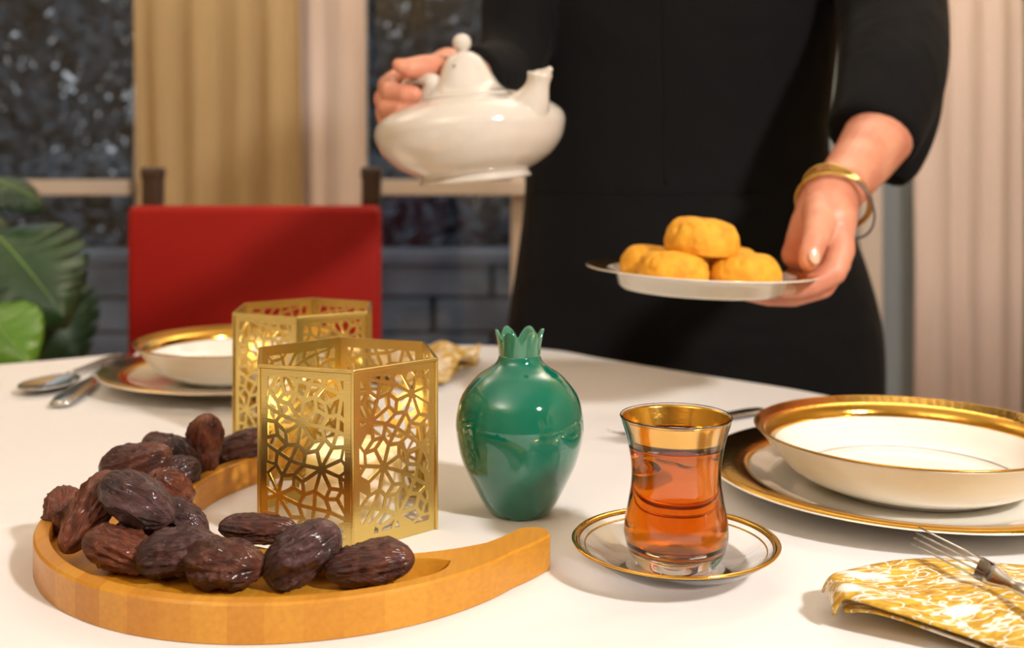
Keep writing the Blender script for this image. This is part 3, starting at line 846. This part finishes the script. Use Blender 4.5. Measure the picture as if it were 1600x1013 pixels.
def zf1(u, v, ly):
    w_ = .0022*math.sin(u*13+v*4)+.0015*math.sin(v*9-u*5)
    if ly == 0: return .0155+.002*math.sin(v*PI)+w_-.009*max(0,(u-.22))*(1-v)-.009*(1-min(u*14,1))**2
    return .0070+w_*.6-.0050*math.sin(v*PI)*min(1,u*4)+.004*(1-v)*math.exp(-((u-.12)/.12)**2)
napkin('gold and white leaf-patterned napkin at the lower right under a fork',
       [(.1545,.522),(.172,.508),(.207,.487),(.222,.466),(.26,.432),(.34,.405),(.42,.40)],
       [(.158,.555),(.185,.562),(.225,.566),(.269,.570),(.32,.575),(.37,.58),(.42,.585)], zf1)
def zf2(u, v, ly):
    return .010-.008*ly+.004*math.sin(u*17+v*3)*(1-.6*ly)+.004*math.sin(v*14+u*9)*(1-.6*ly)+.006*(1-ly)*u*v
napkin('crumpled gold-patterned napkin behind the front lantern',
       [(-.15,1.10),(-.12,1.075),(-.085,1.055),(-.067,1.09),(-.055,1.15),(-.040,1.20)],
       [(-.16,1.28),(-.14,1.285),(-.12,1.28),(-.09,1.25),(-.06,1.24),(-.035,1.235)], zf2)

# ------------------------------------------------------------ plate of cookies held up in the air
PC = W(1095,424,.95); PT = math.radians(2.3)
pl = thing('serving_plate', 'gold-rimmed white plate of cookies held by the person', 'plate', PC, (0,PT,0))
top = [(0,-.0075),(.058,-.0075),(.066,-.0065),(.071,-.0030),(.076,-.0008),(.1,.0022)]
bot = [(.1003,.0012),(.077,-.0022),(.0735,-.006),(.0715,-.0135),(.069,-.0165),(.055,-.0170),(.052,-.0160),(0,-.0155)]
link_mesh('dish', lathe('dish', smooth_prof(top,4)+bot, 96, False), M['porcelain'], pl, smooth=True)
link_mesh('gold_band', lathe('gold_band', [(.0815,-.0000),(.0995,.0023),(.0995,.0021),(.0815,-.0002)], 96), M['gold'], pl, smooth=True)
def cookie(label, p, r, h, tilt, seed):
    rnd = random.Random(seed); nr, ns = 26, 96; vs_, fs = [], []; off = Vector((seed*5.1,0,0))
    prof = smooth_prof([(0,0),(.82,0),(.97,.14),(1.0,.38),(.93,.68),(.72,.92),(.4,1.0),(0,1.02)],4)
    for i,(rr,zz) in enumerate(prof):
        for k in range(ns):
            a = 2*PI*k/ns; q = Vector((math.cos(a)*rr, math.sin(a)*rr, zz*.7))
            f = 1+.05*noise.noise(q*1.6+off)+.03*noise.noise(q*5+off)
            cr = abs(noise.noise(q*2.3+off*2)); crk = -.07*max(0,1-cr*14)*(zz>.25)
            vs_.append((math.cos(a)*rr*r*(f+crk), math.sin(a)*rr*r*(f+crk), zz*h*(1+.05*noise.noise(q*2+off)+crk)))
    for i in range(len(prof)-1):
        for k in range(ns): fs.append([i*ns+k,i*ns+(k+1)%ns,(i+1)*ns+(k+1)%ns,(i+1)*ns+k])
    me = mesh_from('cookie', vs_, fs); o = link_mesh('cookie', me, M['cookie'], smooth=True)
    o.location = p; o.rotation_euler = tilt; setp(o, label, 'cookie', 'cookies on the held plate')
def onp(x, y, z=-.0074):      # point on the plate
    return PC+Matrix.Rotation(PT,3,'Y')@Vector((x,y,z))
cookie('yellow cookie lying on top of the others', onp(-.003,-.014,.0165), .0325, .0300, (.03,.10,0), 1)
cookie('yellow cookie at the front left of the plate', onp(-.028,-.027), .0303, .0262, (0,PT+.03,.4), 2)
cookie('yellow cookie at the left behind the front one', onp(-.041,.020), .0275, .0265, (0,PT,.9), 3)
cookie('yellow cookie at the front right next to the thumb', onp(.0335,-.024), .0305, .0255, (0,PT-.04,1.9), 4)
cookie('yellow cookie mostly hidden at the back right', onp(.030,.032), .0290, .0275, (0,PT,2.9), 5)

# ------------------------------------------------------------ teapot
TD = 1.05; TS = TD/F; TC = W(743,283,TD)
tr_ = math.radians(-5.6)
tp = thing('teapot', 'glossy white teapot with a tall lid, tilted in the raised hand', 'teapot', TC, (0,tr_,0))
S = lambda l: [(r*TS, h*TS) for r,h in l]
body_p = smooth_prof(S([(86,0),(89,2),(88,5),(84,9),(87,13),(100,19),(122,33),(140,54),(148,76),(149,88),(143,101),(126,114),(102,124),(84,129),(74,131)]),4)
bm = bmesh.new(); bm.from_mesh(lathe('b', [(0,0)]+body_p+[(0,131*TS)], 72, False))
az = math.radians(-42)
dr = Vector((math.cos(az), math.sin(az), 0))
spc = [(66,74,36),(82,88,39),(93,101,34),(102,113,27),(108,124,21),(112,134,17.5),(115,143,17.5),(117,150,20)]
spp = [( (dr*(r/math.cos(az)*.97)+Vector((0,0,h)))*TS, q*TS ) for r,h,q in smooth_prof(spc,3)]
v_, f_ = tube_data([p for p,_ in spp], [r for _,r in spp], 32); bm.from_mesh(mesh_from('spout', v_, f_))
# pouring lip drawn out to one side
tip_ = spp[-1][0]; tmp = bpy.data.meshes.new('t')
bm2 = capsules([[(tip_-dr*3*TS-Vector((0,0,7*TS)), 13*TS), (tip_+dr*9*TS-Vector((0,0,3*TS)), 9*TS), (tip_+dr*19*TS+Vector((0,0,3*TS)), 5*TS)]]); bm2.to_mesh(tmp); bm2.free(); bm.from_mesh(tmp)
link_mesh('body', remesh(bm, .0012, 8, .6), M['teapot'], tp, smooth=True)
hole = lathe('h', [(0,0),(.0098,0),(.0098,.0004),(0,.0004)], 24, False)
lid_p = smooth_prof(S([(79,129),(80,132),(76,134),(62,139),(52,148),(45,160),(39,172),(33,184),(26,194),(16,201),(8,203.5)]),4)
link_mesh('lid', lathe('lid', [(0,126*TS),(76*TS,127*TS)]+lid_p+[(0,204*TS)], 72, False), M['teapot'], tp, smooth=True)
kp = [(0,200*TS),(9*TS,202*TS),(8*TS,204*TS)]+[(15*TS*math.cos(a), (217+14.5*math.sin(a))*TS) for a in [math.radians(x) for x in range(-62,91,10)]]+[(0,231.6*TS)]
link_mesh('knob', lathe('knob', kp, 32, False), M['teapot'], tp, smooth=True)
hpts = [W(650,172,1.055), W(664,152,1.05), W(676,134,1.046), W(668,126,1.050), W(650,126,1.056), W(632,134,1.062), W(620,152,1.066), W(614,172,1.062), W(612,190,1.056), W(622,202,1.052)]
hp = [Vector(p) for p in smooth_prof([tuple(q) for q in hpts],5)]
nH = len(hp)
v_, f_ = tube_data(hp, [ (.0050+.0050*max(0,1-abs(i/nH-.25)*5)) for i in range(nH)], 14, .8, (0,1,0))
link_mesh('handle', mesh_from('handle', v_, f_), M['teapot'], tp, True, True)
# steam hole
vh = W(709.5,104,1.0); 
tube('steam_hole', [W(709.5,103,1.0275), W(709.5,103,1.030)], .0010, M['wick'], tp, 8)

# ------------------------------------------------------------ the person
BX, BY = .220, 1.420
def chain(l): return [(W(x,y,d), r/1000) for x,y,d,r in l]
left_arm = [  # holds the plate (right side of the picture)
 chain([(1410,110,1.20,38),(1388,190,1.155,39),(1352,245,1.09,31),(1318,288,1.035,25.5),(1300,312,1.005,24)]),
 chain([(1306,288,1.035,23),(1284,310,1.015,20),(1278,330,1.0,21)]),
 chain([(1300,312,1.0,24),(1300,345,.975,22),(1303,385,.965,17),(1303,410,.962,15)]),
 chain([(1290,315,.995,22),(1268,350,.995,19),(1256,380,.995,17),(1245,398,.998,14)]),
 chain([(1283,325,.985,17),(1280,350,.960,14.5),(1273,377,.938,11.3),(1266,398,.930,10.3),(1263,408,.928,8.6)]),      # thumb
 chain([(1300,345,.975,19),(1312,390,.955,13.5),(1302,425,.942,11.5),(1270,445,.938,9.4),(1246,451,.937,8.4),(1229,453,.937,7.3)]),  # index
 chain([(1300,350,.985,19),(1306,405,.968,14),(1284,447,.960,11.3),(1240,463,.963,9.4),(1200,464,.975,8.4),(1168,459,.985,7.0)]),   # middle
 chain([(1290,345,.99,18),(1286,405,.988,14),(1266,450,.985,10.5),(1232,460,.990,9),(1205,459,1.000,8),(1180,454,1.010,6.8)]),
 chain([(1280,345,1.0,17),(1262,400,1.010,12),(1250,440,1.012,9),(1228,449,1.018,8),(1206,449,1.024,6.4)]),
]
right_arm = [ # holds the teapot (left side of the picture)
 chain([(806,110,1.33,36),(775,124,1.24,27),(740,122,1.16,23),(714,116,1.115,22)]),
 chain([(714,116,1.115,22),(690,112,1.10,20),(665,118,1.095,19),(640,128,1.095,15)]),
 chain([(700,105,1.11,20),(670,130,1.105,20),(645,150,1.105,16)]),
 chain([(695,106,1.085,13),(677,106,1.068,13),(660,105,1.055,12),(640,107,1.046,10.4),(626,103,1.042,7.4),(622,101,1.041,6)]),   # thumb
 chain([(650,122,1.10,14),(622,124,1.095,11.5),(606,134,1.075,10.6),(612,146,1.052,9.8),(634,147,1.040,9.6),(646,148,1.040,8.6)]),  # index
 chain([(655,142,1.105,14),(618,144,1.098,11.5),(600,155,1.078,10.6),(605,168,1.056,9.6),(627,170,1.044,9.0),(641,168,1.044,8.0)]),  # middle
 chain([(655,155,1.11,13),(620,158,1.104,11),(602,172,1.088,10),(602,184,1.072,8.8),(618,186,1.066,7.6)]),   # ring
 chain([(660,160,1.115,12),(628,168,1.112,9.5),(610,183,1.102,8.6),(612,192,1.092,7.2)]),  # little
]
def V3(x,y,z): return Vector((BX+x,BY+y,z))
core = [
 [(V3(0,0,.95),.095),(V3(0,0,1.10),.085),(V3(0,.01,1.25),.085),(V3(0,.02,1.36),.06),(V3(0,.02,1.44),.052),(V3(0,.015,1.50),.052),(V3(0,0,1.56),.072),(V3(0,.012,1.62),.088)],
 [(V3(-.07,0,.93),.085),(V3(-.09,0,.70),.078),(V3(-.09,0,.48),.055),(V3(-.09,.02,.30),.052),(V3(-.09,.02,.10),.036),(V3(-.09,.01,.045),.036),(V3(-.09,-.11,.028),.026),(V3(-.09,-.14,.022),.022)],
 [(V3(.07,0,.93),.085),(V3(.09,0,.70),.078),(V3(.09,0,.48),.055),(V3(.09,.02,.30),.052),(V3(.09,.02,.10),.036),(V3(.09,.01,.045),.036),(V3(.09,-.11,.028),.026),(V3(.09,-.14,.022),.022)],
 [(V3(-.14,.02,1.34),.06),(V3(0,.02,1.37),.06),(V3(.15,.02,1.34),.06)],
 [(V3(-.15,.02,1.33),.045),(W(845,-80,1.38),.036),(W(806,110,1.33),.036)],
 [(V3(.15,.02,1.33),.045),(W(1385,-40,1.30),.036),(W(1410,110,1.20),.036)],
 [(V3(0,-.075,1.575),.012),(V3(0,-.096,1.545),.012)],   # nose
 [(V3(-.016,-.068,1.51),.010),(V3(.016,-.068,1.51),.010)],
]
bm_core = capsules(core)
me_core = remesh(bm_core, .009, 6)
me_l = remesh(capsules(left_arm), .0016, 5, .5); me_r = remesh(capsules(right_arm), .0016, 4, .5)
pers = link_mesh('person', join_meshes('person', [me_core, me_l, me_r]), M['skin'])
setp(pers, 'person in a black dress holding a teapot and a plate of cookies', 'person')
bm = capsules([[(V3(0,.03,1.63),.100),(V3(0,.06,1.55),.085),(V3(0,.08,1.44),.07),(V3(0,.09,1.36),.05)]])
for v_ in bm.verts: pass
link_mesh('hair', remesh(bm, .008, 5), M['hair'], pers, smooth=True)
for sx_ in (-1,1):
    bmesh_e = bmesh.new(); bmesh.ops.create_icosphere(bmesh_e, subdivisions=2, radius=.012, matrix=Matrix.Translation(V3(.031*sx_,-.066,1.585)))
    link_mesh('eye', bm_mesh('eye', bmesh_e), M['porcelain'], pers, smooth=True)

# dress: torso and skirt loft, sleeves, fused
def torso_ring(z):
    tab = smooth_prof([(.50,.008,.255,.150),(.62,.012,.250,.146),(.75,.016,.244,.140),(.85,.010,.224,.140),(.93,-.001,.203,.126),(1.0,-.006,.196,.118),(1.08,-.001,.197,.120),(1.17,.002,.203,.128),(1.26,.003,.194,.120),(1.34,.003,.17,.095),(1.39,.003,.10,.07)],4)
    return tab
tab = torso_ring(0); seg = 72; vs_, fs = [], []
for z, cx, rx, ry in tab:
    for k in range(seg):
        a = 2*PI*k/seg; c_, s_ = math.cos(a), math.sin(a)
        wv = 1+(.012*math.sin(a*5+z*9)*max(0,(1.0-z))*1.4)
        vs_.append((BX+cx+rx*wv*math.copysign(abs(c_)**.86,c_), BY+ry*wv*math.copysign(abs(s_)**.9,s_), z))
for i in range(len(tab)-1):
    for k in range(seg): fs.append([i*seg+k,i*seg+(k+1)%seg,(i+1)*seg+(k+1)%seg,(i+1)*seg+k])
fs.append(list(range(seg))[::-1]); fs.append([(len(tab)-1)*seg+k for k in range(seg)])
bm = bmesh.new(); bm.from_mesh(mesh_from('t', vs_, fs))
def add_tube(bm, l, seg=28):
    pts_ = smooth_prof([(*W(x,y,d), r/1000) for x,y,d,r in l], 5)
    v_, f_ = tube_data([Vector(p[:3]) for p in pts_], [p[3] for p in pts_], seg)
    bm.from_mesh(mesh_from('s', v_, f_))
SL = [(1350,-190,1.36,68),(1382,-60,1.31,65),(1396,40,1.255,61),(1392,118,1.19,58),(1376,178,1.150,51),(1362,218,1.128,47)]
add_tube(bm, SL)
add_tube(bm, [(1404,60,1.22,50),(1404,160,1.19,46),(1402,215,1.175,38),(1396,262,1.165,27),(1392,282,1.16,17)])
add_tube(bm, [(880,-190,1.39,62),(845,-90,1.38,52),(812,-10,1.36,47),(806,70,1.335,44),(792,112,1.29,41),(768,122,1.235,40),(733,121,1.155,35)])
me_d = remesh(bm, .0045, 10, .6)
dress = link_mesh('dress', me_d, M['black'], pers, smooth=True)
dress['label'] = 'plain black dress with three-quarter sleeves'
# seams, laid on the surface of the dress
bmt = bmesh.new(); bmt.from_mesh(me_d); bvh = BVHTree.FromBMesh(bmt); bmt.free()
def seam(pix, r=.0018):
    ps = []
    for x, y in pix:
        d = (W(x,y,1)-Vector((0,0,EYE))).normalized(); h = bvh.ray_cast(Vector((0,0,EYE)), d)
        if h[0] is not None: ps.append(h[0]+h[1]*.0002)
    if len(ps) > 2: tube('seam', ps, r, M['black'], pers, 6)
seam([(1040+(-2 if y < 100 else 0), y) for y in range(-60,292,12)])
seam([(x, 296+6*math.sin((x-830)/420*PI)) for x in range(826,1200,14)], .0013)
# nails
def nail(p, nrm, along, s=1.0):
    n_ = Vector(nrm).normalized(); a = Vector(along); a = (a-n_*a.dot(n_)).normalized(); b = n_.cross(a)
    vs_, fs = [], []
    for j in range(5):
        for k in range(16):
            t_ = 2*PI*k/16; rr = j/4
            vs_.append(Vector(p)+a*(.0070*s*rr*math.cos(t_))+b*(.0052*s*rr*math.sin(t_))-n_*(.0018*(rr*math.sin(t_))**2+.0006*rr*rr))
    for j in range(4):
        for k in range(16): fs.append([j*16+k,j*16+(k+1)%16,(j+1)*16+(k+1)%16,(j+1)*16+k])
    o = link_mesh('fingernail', mesh_from('fingernail', vs_, fs), M['nail'], pers, True, True)
    sm = o.modifiers.new('s','SOLIDIFY'); sm.thickness = .0008; sm.offset = 0
nail(W(1268,401,.928)+Vector((0.001,-.0092,.0015)), (.25,-.93,.25), (-.1,-.1,-1), 1.05)
nail(W(1230,452,.937)+Vector((-.001,-.0074,.001)), (-.15,-1,.12), (-1,.1,.05), .95)
# bracelets
def ring(name, c, nrm, r, th, material, sq=1.0, flat=1.0):
    n_ = Vector(nrm).normalized(); a = n_.orthogonal().normalized(); b = n_.cross(a)
    tube(name, [Vector(c)+a*(r*math.cos(2*PI*k/40))+b*(r*sq*math.sin(2*PI*k/40)) for k in range(40)], th, material, pers, 8, flat, closed=True)
wx = (W(1352,245,1.09)-W(1300,312,1.005)).normalized()
ring('bangle', W(1305,306,1.010), wx+Vector((.25,0,.2)), .0325, .0016, M['brass'])
ring('bangle', W(1302,316,1.004), wx+Vector((-.15,.1,.35)), .0335, .0019, M['brass'])
ring('cord_bracelet', W(1316,320,1.006), wx+Vector((.35,-.2,.1)), .0345, .0011, M['cord'])
ring('bracelet', W(1305,312,1.006), wx+Vector((.0,0,.1)), .0318, .0026, M['gold_line'], 1, .6)

# ------------------------------------------------------------ house plant at the left
PX = Vector((-.98,1.95,0))
pt = thing('potted_plant', 'large-leaved green house plant at the left in front of the window', 'plant', PX)
link_mesh('pot', lathe('pot', [(0,0),(.10,0),(.14,.26),(.15,.27),(.15,.30),(.135,.30),(.125,.26),(0,.26)], 40, False), M['pot'], pt, smooth=True)
def leaf(c, tip_dir, nrm, L, Wd, material, notch=True):
    """broad heart-shaped leaf with slits between ribs"""
    n_ = Vector(nrm).normalized(); a = Vector(tip_dir); a = (a-n_*a.dot(n_)).normalized(); b = n_.cross(a)
    bm = bmesh.new(); nu = 60
    def outl(t): # t 0..1 from stalk to tip: half width
        return math.sin(PI*min(1,max(0,t))**.72)**.8
    for sd in (-1,1):
        rows = []
        for i in range(nu+1):
            t = i/nu; hw = outl(t)*Wd/2
            if notch and .18 < t < .86:
                k = (t*7.5)%1
                if k < .12: hw *= .66
            row = []
            for j in range(9):
                s = j/8; y = hw*s; x = (t-.5)*L-.16*L*s*s*(1-t)+.05*L*s
                z = .10*L*math.cos((t-.5)*2.4)-.16*L*s*s+ .012*L*math.sin(t*40)*s
                row.append(bm.verts.new(Vector(c)+a*x+b*(y*sd)+n_*z))
            rows.append(row)
        for i in range(nu):
            for j in range(8):
                try: bm.faces.new([rows[i][j],rows[i+1][j],rows[i+1][j+1],rows[i][j+1]])
                except ValueError: pass
    bmesh.ops.remove_doubles(bm, verts=bm.verts, dist=1e-5)
    o = link_mesh('leaf', bm_mesh('leaf', bm), material, pt, True, True)
    sm = o.modifiers.new('s','SOLIDIFY'); sm.thickness = .0012
    rib = [Vector(c)+a*((t-.5)*L)+n_*(.10*L*math.cos((t-.5)*2.4)+.0005) for t in [k/12 for k in range(13)]]
    tube('rib', rib, [.0022*(1-k/14) for k in range(13)], M['leaf_vein'], o, 6)
    stalk = rib[0]
    tube('stem', [stalk, stalk.lerp(PX+Vector((0,0,.45)),.5)+Vector((-.06,0,.06)), PX+Vector((random.uniform(-.03,.03),random.uniform(-.03,.03),.26))], [.003,.0045,.005], M['leaf_vein'], pt, 8)
leaf(W(45,432,1.62), (.75,-.2,-.85), (.30,-.75,.62), .175, .21, M['leaf'])
leaf(W(92,508,1.72), (.5,.1,-1), (.5,-.8,.2), .14, .15, M['leaf'])
leaf(W(8,528,1.5), (.7,-.3,-.7), (.1,-.8,.7), .115, .12, M['leaf_light'], False)
leaf(W(18,300,1.68), (1,-.2,-.45), (.2,-.5,.85), .11, .09, M['leaf'])
leaf(W(-90,400,1.7), (-.5,-.2,-.8), (-.2,-.7,.6), .17, .19, M['leaf'])
leaf(W(-60,520,1.75), (-.3,-.4,-.8), (-.1,-.8,.5), .17, .17, M['leaf'])
